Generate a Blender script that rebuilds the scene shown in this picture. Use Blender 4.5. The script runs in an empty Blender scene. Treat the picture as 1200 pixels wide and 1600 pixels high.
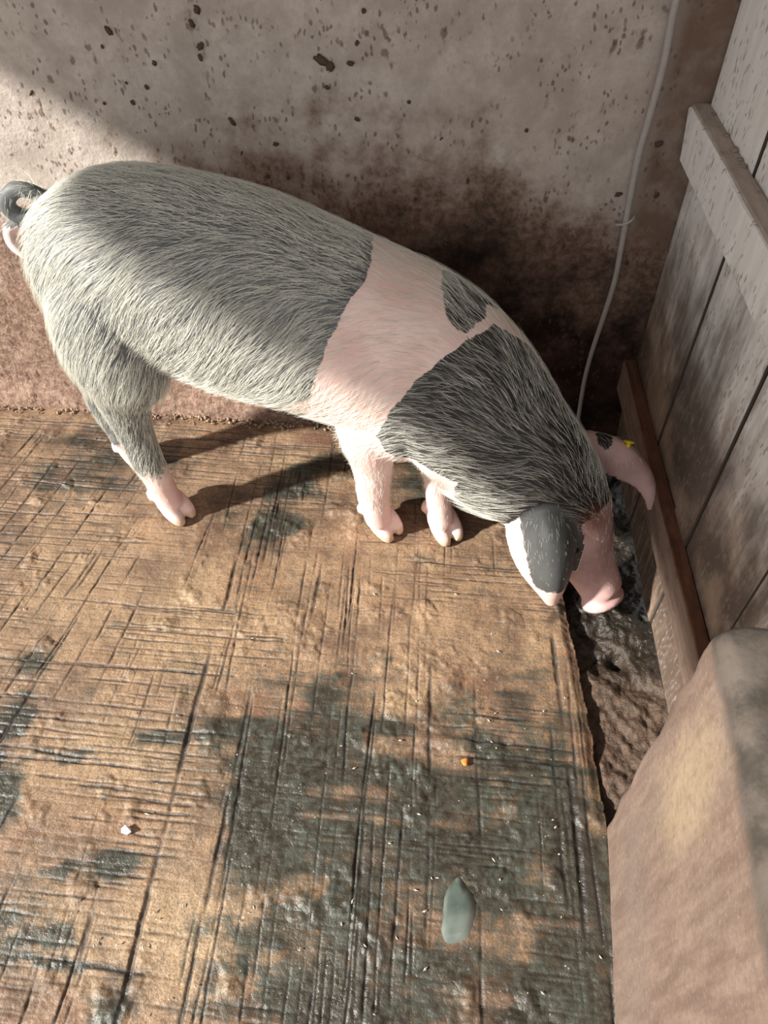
import bpy, bmesh, math, random
import numpy as np
from mathutils import Matrix, Vector

# ------------------------------------------------------------------ camera, sky, sun, exposure
K = 0.818                                   # plan units -> metres
scene = bpy.context.scene
COL = scene.collection
CAM_H = 1.65
right = np.array((0.9977, 0.0620, -0.0268)); down = np.array((0.0292, -0.7568, -0.6530)); fwd = np.array((-0.0607, 0.6508, -0.7568))
def unit(v): v = np.array(v, float); return v/np.linalg.norm(v)
fwd = unit(fwd); right = unit(right-fwd*(right@fwd)); down = np.cross(fwd, right)
cam_data = bpy.data.cameras.new('camera'); cam = bpy.data.objects.new('camera', cam_data); COL.objects.link(cam)
cam_data.sensor_width = 36.0; cam_data.sensor_fit = 'AUTO'; cam_data.lens = 1135/1600*36
cam_data.clip_start = 0.01
M = Matrix(((right[0], -down[0], -fwd[0], 0), (right[1], -down[1], -fwd[1], 0), (right[2], -down[2], -fwd[2], CAM_H*K), (0, 0, 0, 1)))
cam.matrix_world = M
scene.camera = cam

world = bpy.data.worlds.new('sky'); scene.world = world; world.use_nodes = True
bg = world.node_tree.nodes['Background']
bg.inputs['Color'].default_value = (1.0, 0.975, 0.95, 1); bg.inputs['Strength'].default_value = 0.82

SUN_AZ, SUN_EL = math.radians(25.0), math.radians(33.0)
sd = Vector((math.cos(SUN_EL)*math.cos(SUN_AZ), math.cos(SUN_EL)*math.sin(SUN_AZ), -math.sin(SUN_EL)))
sun_data = bpy.data.lights.new('sun', 'SUN'); sun = bpy.data.objects.new('sun', sun_data); COL.objects.link(sun)
sun.rotation_euler = sd.to_track_quat('-Z', 'Y').to_euler(); sun.location = (-3, -1, 4)
sun_data.energy = 8.2; sun_data.angle = math.radians(2.6); sun_data.color = (1.0, 0.95, 0.86)

scene.view_settings.view_transform = 'Standard'; scene.view_settings.look = 'None'
scene.view_settings.gamma = 1.0; scene.view_settings.use_curve_mapping = False
scene.view_settings.exposure = 0.43
# ------------------------------------------------------------------ lofted shapes
def loft(V, F, rings, n=24, power=2.0):
    """rings: list of (center, axisA, axisB) - ellipse with half axes A and B; closed with end fans"""
    base = len(V)
    for c, A, B in rings:
        for k in range(n):
            t = 2*math.pi*k/n
            ct, st = math.cos(t), math.sin(t)
            e = 2.0/power
            u = math.copysign(abs(ct)**e, ct); w = math.copysign(abs(st)**e, st)
            V.append(tuple(np.array(c)+u*np.array(A)+w*np.array(B)))
    m = len(rings)
    for i in range(m-1):
        for k in range(n):
            k2 = (k+1) % n
            F.append((base+i*n+k, base+i*n+k2, base+(i+1)*n+k2, base+(i+1)*n+k))
    a = len(V); V.append(tuple(rings[0][0])); b = len(V); V.append(tuple(rings[-1][0]))
    for k in range(n):
        k2 = (k+1) % n
        F.append((a, base+k2, base+k)); F.append((b, base+(m-1)*n+k, base+(m-1)*n+k2))

def catmull(pts, sub):
    P = [np.array(p, float) for p in pts]
    P = [2*P[0]-P[1]] + P + [2*P[-1]-P[-2]]
    out = []
    for i in range(1, len(P)-2):
        for j in range(sub):
            t = j/sub
            a, b, c, d = P[i-1], P[i], P[i+1], P[i+2]
            out.append(.5*((2*b)+(c-a)*t+(2*a-5*b+4*c-d)*t*t+(3*b-a-3*c+d)*t**3))
    out.append(P[-2]); return np.array(out)

def spine_loft(V, F, stations, sub=4, n=32, power=2.2):
    """stations (x,y,z,a,b): cross sections square to the spine, lateral half width a, upright half height b"""
    S = catmull(stations, sub); c = S[:, :3]
    T = np.gradient(c, axis=0); T /= np.linalg.norm(T, axis=1)[:, None]
    rings = []
    for i in range(len(S)):
        lat = np.cross(T[i], (0, 0, 1)); lat /= np.linalg.norm(lat)
        up = np.cross(lat, T[i])
        rings.append((c[i], lat*max(S[i, 3], .004), up*max(S[i, 4], .004)))
    loft(V, F, rings, n, power)

def limb(V, F, st, yaw=0.0, sub=3, n=20):
    """st (x,y,z,r_along,r_across): level sections"""
    S = catmull(st, sub); cy, sy = math.cos(yaw), math.sin(yaw)
    loft(V, F, [((s[0], s[1], s[2]), np.array((cy, sy, 0))*s[3], np.array((-sy, cy, 0))*s[4]) for s in S], n)

def ellipsoid(V, F, c, r, yaw=0.0, n=20, m=14):
    cy, sy = math.cos(yaw), math.sin(yaw); rings = []
    for i in range(1, m):
        t = math.pi*i/m; z = -math.cos(t); q = math.sin(t)
        rings.append(((c[0], c[1], c[2]+r[2]*z), np.array((cy, sy, 0))*r[0]*q, np.array((-sy, cy, 0))*r[1]*q))
    loft(V, F, rings, n)

def tube(V, F, pts, rads, sub=4, n=14):
    S = catmull([tuple(p)+(r,) for p, r in zip(pts, rads)], sub); c = S[:, :3]
    T = np.gradient(c, axis=0); T /= np.linalg.norm(T, axis=1)[:, None]
    ref = np.array((0.13, .21, .97)); rings = []
    A = np.cross(T[0], ref); A /= np.linalg.norm(A)
    for i in range(len(S)):
        A = A-T[i]*(A@T[i]); A /= np.linalg.norm(A); B = np.cross(T[i], A)
        rings.append((c[i], A*S[i, 3], B*S[i, 3]))
    loft(V, F, rings, n)

# ------------------------------------------------------------------ helpers
rng = np.random.default_rng(7); random.seed(7)

def mesh_obj(name, V, F, mat=None, parent=None, smooth=False, loc=(0, 0, 0), bevel=0.0):
    """V in plan units (scaled by K here), loc in plan units is the object's origin"""
    V = (np.array(V, float)-np.array(loc))*K
    me = bpy.data.meshes.new(name); me.from_pydata(V.tolist(), [], [tuple(f) for f in F]); me.update()
    bm = bmesh.new(); bm.from_mesh(me); bmesh.ops.recalc_face_normals(bm, faces=bm.faces)
    if bevel: bmesh.ops.bevel(bm, geom=list(bm.edges), offset=bevel*K, segments=2, affect='EDGES', profile=.6)
    bm.to_mesh(me); bm.free()
    if smooth: me.shade_smooth()
    if mat: me.materials.append(mat)
    o = bpy.data.objects.new(name, me); COL.objects.link(o); o.location = Vector(loc)*K
    if parent:
        o.parent = parent; o.location = (Vector(loc)*K)-parent.location
    return o

def tag(o, label=None, cat=None, kind=None, group=None):
    if label: o['label'] = label
    if cat: o['category'] = cat
    if kind: o['kind'] = kind
    if group: o['group'] = group
    return o

def empty(name, loc):
    o = bpy.data.objects.new(name, None); COL.objects.link(o); o.location = Vector(loc)*K; o.empty_display_size = .1
    return o

def _h(ix, iy, seed):
    n = (ix.astype(np.int64)*374761393+iy.astype(np.int64)*668265263+seed*1274126177) & 0x7fffffff
    n = (n ^ (n >> 13))*1274126177 & 0x7fffffff
    return ((n ^ (n >> 16)) & 0xffff)/65535.0
def vnoise(x, y, seed=0):
    ix = np.floor(x); iy = np.floor(y); fx = x-ix; fy = y-iy
    fx = fx*fx*(3-2*fx); fy = fy*fy*(3-2*fy)
    a = _h(ix, iy, seed); b = _h(ix+1, iy, seed); c = _h(ix, iy+1, seed); d = _h(ix+1, iy+1, seed)
    return (a*(1-fx)+b*fx)*(1-fy)+(c*(1-fx)+d*fx)*fy
def fbm(x, y, seed=0, octv=4):
    s = 0; a = .5
    for i in range(octv):
        s = s+a*vnoise(x*2**i, y*2**i, seed+i*17); a *= .5
    return s/(1-.5**octv)
def sstep(a, b, x):
    t = np.clip((x-a)/(b-a), 0, 1); return t*t*(3-2*t)

def grid_faces(nx, ny):
    i = np.arange(nx-1); j = np.arange(ny-1); I, J = np.meshgrid(i, j)
    a = (J*nx+I).ravel(); return np.stack([a, a+1, a+nx+1, a+nx], 1)

def grid_obj(name, P, nx, ny, mat, loc=(0, 0, 0), attrs=None, parent=None):
    me = bpy.data.meshes.new(name); F = grid_faces(nx, ny)
    me.vertices.add(len(P)); me.vertices.foreach_set('co', ((P-np.array(loc))*K).astype(np.float32).ravel())
    me.loops.add(F.size); me.loops.foreach_set('vertex_index', F.ravel().astype(np.int32))
    me.polygons.add(len(F)); me.polygons.foreach_set('loop_start', np.arange(0, F.size, 4, dtype=np.int32))
    me.update(calc_edges=True); me.shade_smooth()
    for k, v in (attrs or {}).items():
        a = me.attributes.new(k, 'FLOAT', 'POINT'); a.data.foreach_set('value', np.asarray(v, np.float32).ravel())
    me.materials.append(mat)
    o = bpy.data.objects.new(name, me); COL.objects.link(o); o.location = Vector(loc)*K
    if parent: o.parent = parent; o.location = Vector(loc)*K-parent.location
    return o

class Mat:
    """small node-tree writer"""
    def __init__(s, name, rough=.8, spec=.3):
        s.m = bpy.data.materials.new(name); s.m.use_nodes = True; s.t = s.m.node_tree; s.n = s.t.nodes
        s.b = s.n['Principled BSDF']; s.b.inputs['Roughness'].default_value = rough; s.b.inputs['Specular IOR Level'].default_value = spec
        s.coord = None
    def link(s, a, b): s.t.links.new(a, b)
    def put(s, sock, v):
        if isinstance(v, (int, float)): sock.default_value = v
        elif isinstance(v, (tuple, list)): sock.default_value = (*v, 1) if len(v) == 3 and sock.type == 'RGBA' else v
        else: s.link(v, sock)
    def pos(s, scale=(1, 1, 1), rot=(0, 0, 0)):
        if not s.coord: s.coord = s.n.new('ShaderNodeTexCoord').outputs['Object']
        m = s.n.new('ShaderNodeMapping'); s.link(s.coord, m.inputs['Vector']); m.inputs['Scale'].default_value = scale; m.inputs['Rotation'].default_value = rot
        return m.outputs[0]
    def noise(s, scale, detail=4, rough=.55, vec=None, dist=0):
        n = s.n.new('ShaderNodeTexNoise'); s.link(vec or s.pos(), n.inputs['Vector']); n.inputs['Scale'].default_value = scale; n.inputs['Detail'].default_value = detail
        n.inputs['Roughness'].default_value = rough; n.inputs['Distortion'].default_value = dist; return n.outputs['Fac']
    def voro(s, scale, vec=None, out='Distance'):
        n = s.n.new('ShaderNodeTexVoronoi'); s.link(vec or s.pos(), n.inputs['Vector']); n.inputs['Scale'].default_value = scale; return n.outputs[out]
    def attr(s, name):
        n = s.n.new('ShaderNodeAttribute'); n.attribute_name = name; return n.outputs['Fac']
    def xyz(s):
        if not s.coord: s.pos()
        n = s.n.new('ShaderNodeSeparateXYZ'); s.link(s.coord, n.inputs[0]); return n.outputs
    def warp(s, vec, scale, amt):
        n = s.n.new('ShaderNodeTexNoise'); s.link(vec, n.inputs['Vector']); n.inputs['Scale'].default_value = scale; n.inputs['Detail'].default_value = 3
        a = s.n.new('ShaderNodeVectorMath'); a.operation = 'MULTIPLY_ADD'; s.link(n.outputs['Color'], a.inputs[0]); a.inputs[1].default_value = (amt,)*3; s.link(vec, a.inputs[2]); return a.outputs[0]
    def math(s, op, a, b=None, c=None, clamp=False):
        n = s.n.new('ShaderNodeMath'); n.operation = op; n.use_clamp = clamp; s.put(n.inputs[0], a)
        if b is not None: s.put(n.inputs[1], b)
        if c is not None: s.put(n.inputs[2], c)
        return n.outputs[0]
    def ramp(s, v, a, b, lo=0., hi=1.):
        n = s.n.new('ShaderNodeMapRange'); n.interpolation_type = 'SMOOTHSTEP'; s.put(n.inputs[0], v)
        for i, q in enumerate((a, b, lo, hi)): s.put(n.inputs[i+1], q)
        return n.outputs[0]
    def mix(s, f, a, b, mode='MIX'):
        n = s.n.new('ShaderNodeMix'); n.data_type = 'RGBA'; n.blend_type = mode; s.put(n.inputs['Factor'], f); s.put(n.inputs[6], a); s.put(n.inputs[7], b); return n.outputs[2]
    def bump(s, h, strength=.5, dist=.01):
        n = s.n.new('ShaderNodeBump'); s.put(n.inputs['Height'], h); n.inputs['Strength'].default_value = strength; n.inputs['Distance'].default_value = dist
        if s.b.inputs['Normal'].is_linked: s.link(s.b.inputs['Normal'].links[0].from_socket, n.inputs['Normal'])
        s.link(n.outputs[0], s.b.inputs['Normal'])
    def color(s, c): s.put(s.b.inputs['Base Color'], c)
    def rough(s, c): s.put(s.b.inputs['Roughness'], c)

def plain(name, col, rough=.7, spec=.3):
    m = Mat(name, rough, spec); n = m.noise(60, 4); m.color(m.mix(n, tuple(c*.8 for c in col), tuple(min(1, c*1.15) for c in col))); m.bump(n, .2, .002); return m.m

# ------------------------------------------------------------------ materials of the setting
def wall_material():
    m = Mat('stained_plaster', .85, .2); x, y, z = m.xyz()
    big = m.noise(3.2, 5, .6); mid = m.noise(14, 5, .65); fine = m.noise(70, 4, .7)
    c = m.mix(m.ramp(mid, .3, .7), (.345, .30, .265), (.49, .435, .395))
    c = m.mix(m.ramp(fine, .35, .75, 0, .45), c, (.33, .27, .23))
    c = m.mix(m.ramp(big, .5, .75, 0, .35), c, (.42, .325, .265))
    # strip beyond the pipe is rougher and browner
    c = m.mix(m.math('MULTIPLY', m.ramp(x, .37, .42), m.ramp(mid, .25, .6, .45, .95)), c, (.14, .088, .062))
    # muck thrown up from the floor, reddish brown; shade behind the head painted in too
    edge = m.math('ADD', z, m.math('MULTIPLY', m.math('SUBTRACT', mid, .5), .42)); edge = m.math('ADD', edge, m.math('MULTIPLY', m.math('SUBTRACT', big, .5), .45))
    edge = m.math('ADD', edge, m.ramp(x, .08, .48, 0, .20)); edge = m.math('SUBTRACT', edge, m.ramp(x, -.95, -.2, -.06, .10)) 
    muck = m.ramp(edge, .52, .72, 1, 0)
    red = m.mix(m.ramp(fine, .3, .7), (.15, .085, .060), (.33, .235, .185))
    dark = m.mix(m.ramp(mid, .35, .7), (.014, .008, .006), (.060, .030, .021))
    c = m.mix(muck, c, m.mix(m.math('MULTIPLY', m.ramp(x, -.55, -.08), m.ramp(edge, .30, .66, 1, .12)), red, dark))
    # flecks of dried dung
    v = m.voro(34, m.warp(m.pos((1, 1, .7)), 60, .022)); f = m.math('MULTIPLY', m.ramp(v, .14, .30, 1, 0), m.ramp(m.noise(13, 3, .7), .52, .60))
    c = m.mix(m.math('MULTIPLY', f, .65), c, (.11, .055, .04))
    v2 = m.voro(95, m.warp(m.pos((1, 1, .6)), 120, .010)); f2 = m.math('MULTIPLY', m.ramp(v2, .22, .36, 1, 0), m.ramp(m.noise(16, 2), .48, .60))
    c = m.mix(m.math('MULTIPLY', f2, .7), c, (.10, .065, .05))
    m.color(c); m.bump(m.math('ADD', fine, m.math('MULTIPLY', f, 1.5)), .35, .004); m.bump(mid, .5, .012); m.bump(m.math('MULTIPLY', muck, m.noise(38, 6, .7)), .6, .012)
    return m.m

def board_material():
    m = Mat('whitewashed_boards', .75, .25); x, y, z = m.xyz(); wz = m.n.new('ShaderNodeNewGeometry').outputs['Position']
    sp = m.n.new('ShaderNodeSeparateXYZ'); m.link(wz, sp.inputs[0]); Z = sp.outputs[2]; Y = sp.outputs[1]
    mp = m.n.new('ShaderNodeMapping'); m.link(wz, mp.inputs['Vector']); mp.inputs['Scale'].default_value = (6, 6, 1.0); g = mp.outputs[0]
    grain = m.noise(9, 6, .65, g, .3); fine = m.noise(40, 4, .6, g); big = m.noise(5, 4, .6, wz)
    c = m.mix(m.ramp(grain, .3, .7), (.76, .735, .71), (.88, .865, .845))
    edge = m.math('ADD', Z, m.math('MULTIPLY', m.math('SUBTRACT', big, .5), .55)); edge = m.math('ADD', edge, m.math('MULTIPLY', m.math('SUBTRACT', grain, .5), .35))
    dirt = m.ramp(edge, .34, .76, 1, 0)
    c = m.mix(dirt, c, m.mix(m.ramp(big, .42, .6), (.14, .105, .085), (.34, .245, .18)))
    c = m.mix(m.math('MULTIPLY', m.ramp(edge, .14, .44, 1, 0), m.ramp(grain, .3, .65, .3, 1)), c, (.085, .058, .044))
    c = m.mix(m.math('MULTIPLY', m.ramp(fine, .55, .75), m.math('MULTIPLY', dirt, .6)), c, (.36, .30, .25))
    mp2 = m.n.new('ShaderNodeMapping'); m.link(wz, mp2.inputs['Vector']); mp2.inputs['Scale'].default_value = (1, 1, .36)
    v = m.voro(60, m.warp(mp2.outputs[0], 70, .014)); f = m.math('MULTIPLY', m.ramp(v, .12, .28, 1, 0), m.ramp(m.noise(14, 3, .6, wz), .50, .58))
    v2 = m.voro(130, m.warp(mp2.outputs[0], 140, .007)); f2 = m.math('MULTIPLY', m.ramp(v2, .24, .38, 1, 0), m.ramp(m.noise(22, 3, .6, wz), .49, .57))
    c = m.mix(m.math('MULTIPLY', m.math('MAXIMUM', f, f2), .68), c, (.25, .21, .18))
    m.color(c); m.bump(grain, .25, .003); m.bump(f, .2, .002)
    return m.m

def rail_material(name, a, b):
    m = Mat(name, .8, .25); wz = m.n.new('ShaderNodeNewGeometry').outputs['Position']
    mp = m.n.new('ShaderNodeMapping'); m.link(wz, mp.inputs['Vector']); mp.inputs['Scale'].default_value = (5, 1, 5)
    g = m.noise(10, 6, .65, mp.outputs[0], .3); n = m.noise(30, 4, .6, wz)
    c = m.mix(m.ramp(g, .3, .7), a, b); c = m.mix(m.ramp(n, .5, .75, 0, .5), c, tuple(q*.55 for q in a))
    m.color(c); m.bump(g, .3, .003); m.bump(n, .2, .003); return m.m

def near_wall_material():
    m = Mat('brown_render', .8, .25); x, y, z = m.xyz()
    big = m.noise(4.5, 5, .6); mid = m.noise(18, 5, .65); streak = m.noise(16, 5, .6, m.pos((3, 3, .5))); fine = m.noise(90, 3, .7)
    c = m.mix(m.ramp(streak, .3, .72), (.115, .077, .060), (.185, .132, .105))
    c = m.mix(m.ramp(big, .45, .7, 0, .6), c, (.14, .108, .092))
    # pale ochre scuff with a shape of its own
    u = m.math('MULTIPLY', m.math('SUBTRACT', y, .345), 13.0); w = m.math('MULTIPLY', m.math('SUBTRACT', z, .455), 6.0)
    r = m.math('SQRT', m.math('ADD', m.math('MULTIPLY', u, u), m.math('MULTIPLY', w, w))); r = m.math('ADD', r, m.math('MULTIPLY', m.math('SUBTRACT', mid, .5), 1.1))
    c = m.mix(m.ramp(r, .35, 1.15, .65, 0), c, m.mix(mid, (.22, .165, .105), (.31, .245, .16)))
    c = m.mix(m.ramp(fine, .4, .75, 0, .45), c, (.09, .062, .05)); c = m.mix(m.ramp(m.noise(160, 3, .7), .5, .75, 0, .35), c, (.26, .21, .175))
    top = m.ramp(m.math('ADD', z, m.math('MULTIPLY', m.math('SUBTRACT', mid, .5), .03)), .585, .612)
    c = m.mix(top, c, m.mix(m.ramp(mid, .35, .65), (.035, .029, .024), (.085, .07, .06)))
    m.color(c); m.bump(fine, .25, .002); m.bump(mid, .35, .006); return m.m

def floor_material():
    m = Mat('grooved_concrete', .6, .5)
    gr = m.attr('groove'); st = m.attr('stain'); pale = m.attr('pale'); wet = m.attr('wet')
    mid = m.noise(9, 6, .65); fine = m.noise(60, 5, .7); tiny = m.noise(240, 3, .7)
    c = m.mix(m.ramp(mid, .32, .66), (.095, .054, .034), (.285, .182, .108))
    c = m.mix(m.ramp(m.noise(4, 4, .6), .5, .66, 0, .6), c, (.165, .072, .040))
    c = m.mix(m.math('MULTIPLY', pale, .8), c, m.mix(fine, (.33, .22, .12), (.46, .33, .195)))
    c = m.mix(m.ramp(fine, .42, .8, 0, .7), c, (.075, .052, .038))
    c = m.mix(m.ramp(tiny, .42, .72, 0, .55), c, (.06, .045, .035)); c = m.mix(m.ramp(m.noise(170, 3, .7), .56, .74, 0, .45), c, (.46, .37, .26))
    s2 = m.math('ADD', st, m.math('MULTIPLY', m.math('SUBTRACT', fine, .5), .55)); s2 = m.math('ADD', s2, m.math('MULTIPLY', m.math('SUBTRACT', mid, .5), .5))
    k = m.ramp(s2, .14, .66)
    dark = m.mix(m.ramp(fine, .35, .65), m.mix(m.ramp(mid, .4, .6), (.008, .009, .0075), (.010, .0155, .013)), m.mix(m.ramp(mid, .4, .6), (.038, .038, .029), (.038, .053, .046)))
    c = m.mix(m.math('MULTIPLY', k, .90), c, dark)
    k2 = m.ramp(m.math('ADD', wet, m.math('MULTIPLY', m.math('SUBTRACT', mid, .5), .6)), .4, .8)
    c = m.mix(m.math('MULTIPLY', k2, .75), c, (.030, .024, .020))
    c = m.mix(m.math('MULTIPLY', m.ramp(gr, .05, .55), .84), c, m.mix(k, (.062, .039, .026), (.016, .015, .013)))
    # bits of straw and lime
    v = m.voro(120); f = m.math('MULTIPLY', m.ramp(v, .10, .2, 1, 0), m.ramp(m.noise(30, 2), .62, .68)); c = m.mix(m.math('MULTIPLY', f, .6), c, (.55, .5, .42))
    m.color(c)
    m.rough(m.math('SUBTRACT', m.ramp(fine, .3, .7, .45, .75), m.math('MULTIPLY', m.math('MAXIMUM', k, k2), .22)))
    m.bump(tiny, .25, .002); m.bump(fine, .5, .004); m.bump(mid, .3, .008); return m.m

def mud_material():
    m = Mat('wet_mud', .5, .42); x, y, z = m.xyz(); big = m.noise(10, 5, .65); fine = m.noise(55, 5, .7)
    dry = m.ramp(m.math('ADD', y, m.math('MULTIPLY', m.math('SUBTRACT', big, .5), .35)), -.16, .06, 1, 0)
    c = m.mix(dry, m.mix(fine, (.008, .007, .006), (.030, .024, .018)), m.mix(m.ramp(fine, .3, .7), (.040, .024, .016), (.105, .068, .047)))
    m.color(c); m.rough(m.math('ADD', m.math('MULTIPLY', dry, .38), m.ramp(fine, .3, .7, .12, .38))); m.bump(fine, .8, .008); m.bump(m.noise(150, 3), .4, .003); return m.m

# ------------------------------------------------------------------ the setting
plaster = wall_material(); boards_m = board_material(); near_m = near_wall_material(); floor_m = floor_material(); mud_m = mud_material()

def slab_edge(y):
    """plan x of the slab's right edge at plan y"""
    return np.interp(y, [-2, .185, .50, .54, .67, .84, 1.0, 1.1, 1.27, 1.45, 1.9], [.30, .382, .402, .409, .405, .397, .389, .376, .352, .345, .345])

def build_floor():
    xs = np.concatenate([np.linspace(-4.2, -1.66, 14)[:-1], np.linspace(-1.66, .41, 860)])
    ys = np.concatenate([np.linspace(-2.2, .02, 14)[:-1], np.linspace(.02, 1.86, 765)])
    nx, ny = len(xs), len(ys); X, Y = np.meshgrid(xs, ys)
    h = np.zeros_like(X); g = np.zeros_like(X)
    maskA = .25+.75*sstep(.34, .60, fbm(X*3.1+3, Y*4.2, 3, 3)); maskB = .12+.88*sstep(.40, .60, fbm(X*5.5+9, Y*2.1, 11, 3)); maskB = np.maximum(maskB, .85*sstep(-.80, -.95, X))
    maskA *= 1-.55*np.exp(-(((X+.40)/.14)**2+((Y-.26)/.12)**2))
    def groove(along, across, horizontal, p0, slope, a0, a1, width, depth, seed):
        """one trowelled groove: runs in 'along' from a0 to a1, sits at p0+slope*along in 'across'"""
        i0, i1 = np.searchsorted(along, (a0, a1))
        if i1-i0 < 3: return
        t = along[i0:i1]
        wob = (vnoise(t*4+seed, t*0+seed, seed)-.5)*.010+(vnoise(t*30, t*0+seed*3.1, seed)-.5)*.0026
        c = p0+slope*t+wob
        amp = depth*np.clip(vnoise(t*7, t*0+seed*1.7, seed+5)*1.5-.12, .0, 1.15)*(.45+.9*vnoise(t*60, t*0+seed*2.3, seed+8))*np.clip((t-a0)/.10, 0, 1)*np.clip((a1-t)/.10, 0, 1)
        j = np.searchsorted(across, c)
        for o in range(-3, 4):
            jj = np.clip(j+o, 0, len(across)-1); d = across[jj]-c
            v = amp*np.exp(-(d/width)**2)
            if horizontal: idx = (jj, np.arange(i0, i1))
            else: idx = (np.arange(i0, i1), jj)
            g[idx] = np.maximum(g[idx], v)
    y = .02; s = 1
    while y < 1.90:                                                   # grooves across the pen
        x = -1.7+random.uniform(-.1, .15)
        while x < .38:
            L = random.uniform(.25, 1.3)
            groove(xs, ys, True, y-.022+random.uniform(-.003, .003), -.055+random.uniform(-.012, .012), x, min(x+L, .395), random.uniform(.0016, .0034), random.uniform(.35, 1.25), s)
            x += L+random.uniform(-.12, .02); s += 1
        y += random.choice((.007, .009, .010, .012, .016))
    ga = g*maskA; g[:] = 0
    x = -1.66
    while x < .40:                                                    # grooves along the pen
        y = .0+random.uniform(-.1, .25)
        while y < 1.8:
            L = random.uniform(.15, .9)
            lean = (.17*np.clip((-.62-x)/.3, 0, 1.3))
            groove(ys, xs, False, x+random.uniform(-.003, .003)-lean*.9, lean+random.uniform(-.025, .025), y, min(y+L, 1.80), random.uniform(.0017, .0036), random.uniform(.45, 1.2), s)
            y += L+random.uniform(.05, .35); s += 1
        x += random.choice((.010, .014, .019, .028, .040))
    gb = g*np.maximum(maskB, .9*sstep(.22, .36, X)*sstep(1.2, .5, Y)); g[:] = 0
    for p0, a0, a1, w, d in ((-.556, .0, .95, .006, 1.25), (-.43, .25, .95, .005, 1.), (-.30, .85, 1.25, .005, 1.), (-.545, 1.0, 1.3, .005, 1.), (.02, .25, .95, .0045, .9), (.13, .1, .9, .004, .9), (.335, .2, 1.05, .006, 1.1), (.305, .15, .8, .005, 1.), (-.66, .05, .35, .006, 1.2)):
        groove(ys, xs, False, p0, 0.0, a0, a1, w, d, s); s += 1
    gg = np.maximum(np.maximum(ga, gb), g)
    near = sstep(1.80, 1.72, Y+.054*(X+.46)-.0)                       # the floated rim along the back wall is smooth
    gg *= np.maximum(near, .15)
    h = -gg*.0042+(fbm(X*5, Y*5, 21, 4)-.5)*.012+(fbm(X*40, Y*40, 31, 3)-.5)*.0035
    ridge = np.maximum(0, fbm(X*14, Y*14, 44, 4)-.62)*.035; h += ridge
    E = slab_edge(Y)+(fbm(X*0+1, Y*14, 8, 4)-.5)*.022*sstep(.5, .6, Y)
    W = X.copy(); over = X > E; W = np.minimum(X, E)
    h -= sstep(.03, .0, E-W)*.012*sstep(.5, .6, Y)
    h = np.where(over, np.where(Y > .53, -.085, h), h)
    blobs = [(-.32, .56, .10, .13, 1), (-.27, .66, .09, .07, .95), (-.35, .45, .07, .07, .9), (-.01, .57, .11, .07, .62), (.15, .67, .07, .05, .6), (.27, .55, .09, .07, .85), (.33, .45, .05, .10, .9), (-.12, .40, .11, .06, .72), (.06, .27, .13, .08, .62),
             (-.15, .19, .12, .05, .9), (-.75, .39, .07, .025, .6), (-.95, .53, .05, .07, 1.1), (-.66, .41, .045, .035, .85), (-.76, .26, .10, .02, .8), (-1.0, .86, .05, .03, .6), (-1.15, 1.69, .16, .07, .6), (-1.2, 1.52, .12, .06, .4), (-.45, 1.36, .07, .08, .75),
             (-.42, 1.50, .08, .05, .75), (-.33, 1.62, .10, .05, .6), (-.98, .72, .04, .05, .7), (-.55, .71, .12, .02, .7), (-.05, 1.23, .10, .05, .25), (.15, .27, .09, .08, .5), (.30, .25, .06, .12, .75), (-.45, .74, .14, .03, .55), (-.09, .75, .10, .05, .65), (.25, .83, .07, .05, .3),
             (-.57, .17, .05, .05, .55), (-.02, 1.53, .12, .08, .55), (-.30, .28, .06, .05, .5), (-.24, .82, .07, .05, .55), (.05, .80, .10, .06, .45), (-.60, 1.40, .08, .05, .4), (-.15, .52, .05, .12, .6), (-1.0, .62, .03, .06, .8), (-.85, .62, .10, .012, .7), (-.7, .22, .2, .012, .6)]
    st = np.zeros_like(X)
    wx = X+(fbm(X*9, Y*9, 61, 3)-.5)*.10; wy = Y+(fbm(X*9, Y*9, 71, 3)-.5)*.08
    blobs += [(.16, .42, .26, .30, .50), (-.25, .60, .22, .25, .55), (-.05, .22, .30, .10, .55), (.25, .22, .10, .25, .62), (-.3, .48, .08, .10, 1.0), (-.22, .68, .10, .05, 1.0), (.33, .62, .05, .12, .7), (-.05, .62, .16, .06, .6), (-1.05, 1.58, .25, .14, .5), (-.9, .25, .15, .10, .45)]
    for bx, by, rx, ry, a in blobs: st = np.maximum(st, a*np.exp(-(((wx-bx)/rx)**2+((wy-by)/ry)**2)*.62))
    streak = fbm(X*5, Y*38, 81, 4); spots = fbm(X*24, Y*24, 85, 4); clouds = fbm(X*7+2, Y*7, 88, 4)
    broad = .44*sstep(-.55, -.15, X)*sstep(1.05, .55, Y)+.12*sstep(.40, .62, clouds)
    st = np.clip(np.maximum(st*1.12, broad)+.75*(streak-.5)*np.clip(st+broad+.35, 0, 1)+.45*(spots-.5)+.35*(clouds-.5)+.16*gg, 0, 1.3)
    wet = np.zeros_like(X)
    for bx, by, rx, ry, a in ((.37, .45, .035, .25, .95), (.37, .85, .025, .12, .6), (-.99, .50, .03, .08, .9), (.345, 1.1, .03, .05, .8), (-.60, .07, .04, .08, .7), (.0, .16, .04, .05, .8), (-.38, .22, .03, .04, .8), (-.13, .17, .06, .04, .7)):
        wet = np.maximum(wet, a*np.exp(-(((wx-bx)/rx)**2+((wy-by)/ry)**2)))
    pl = np.zeros_like(X)
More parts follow.
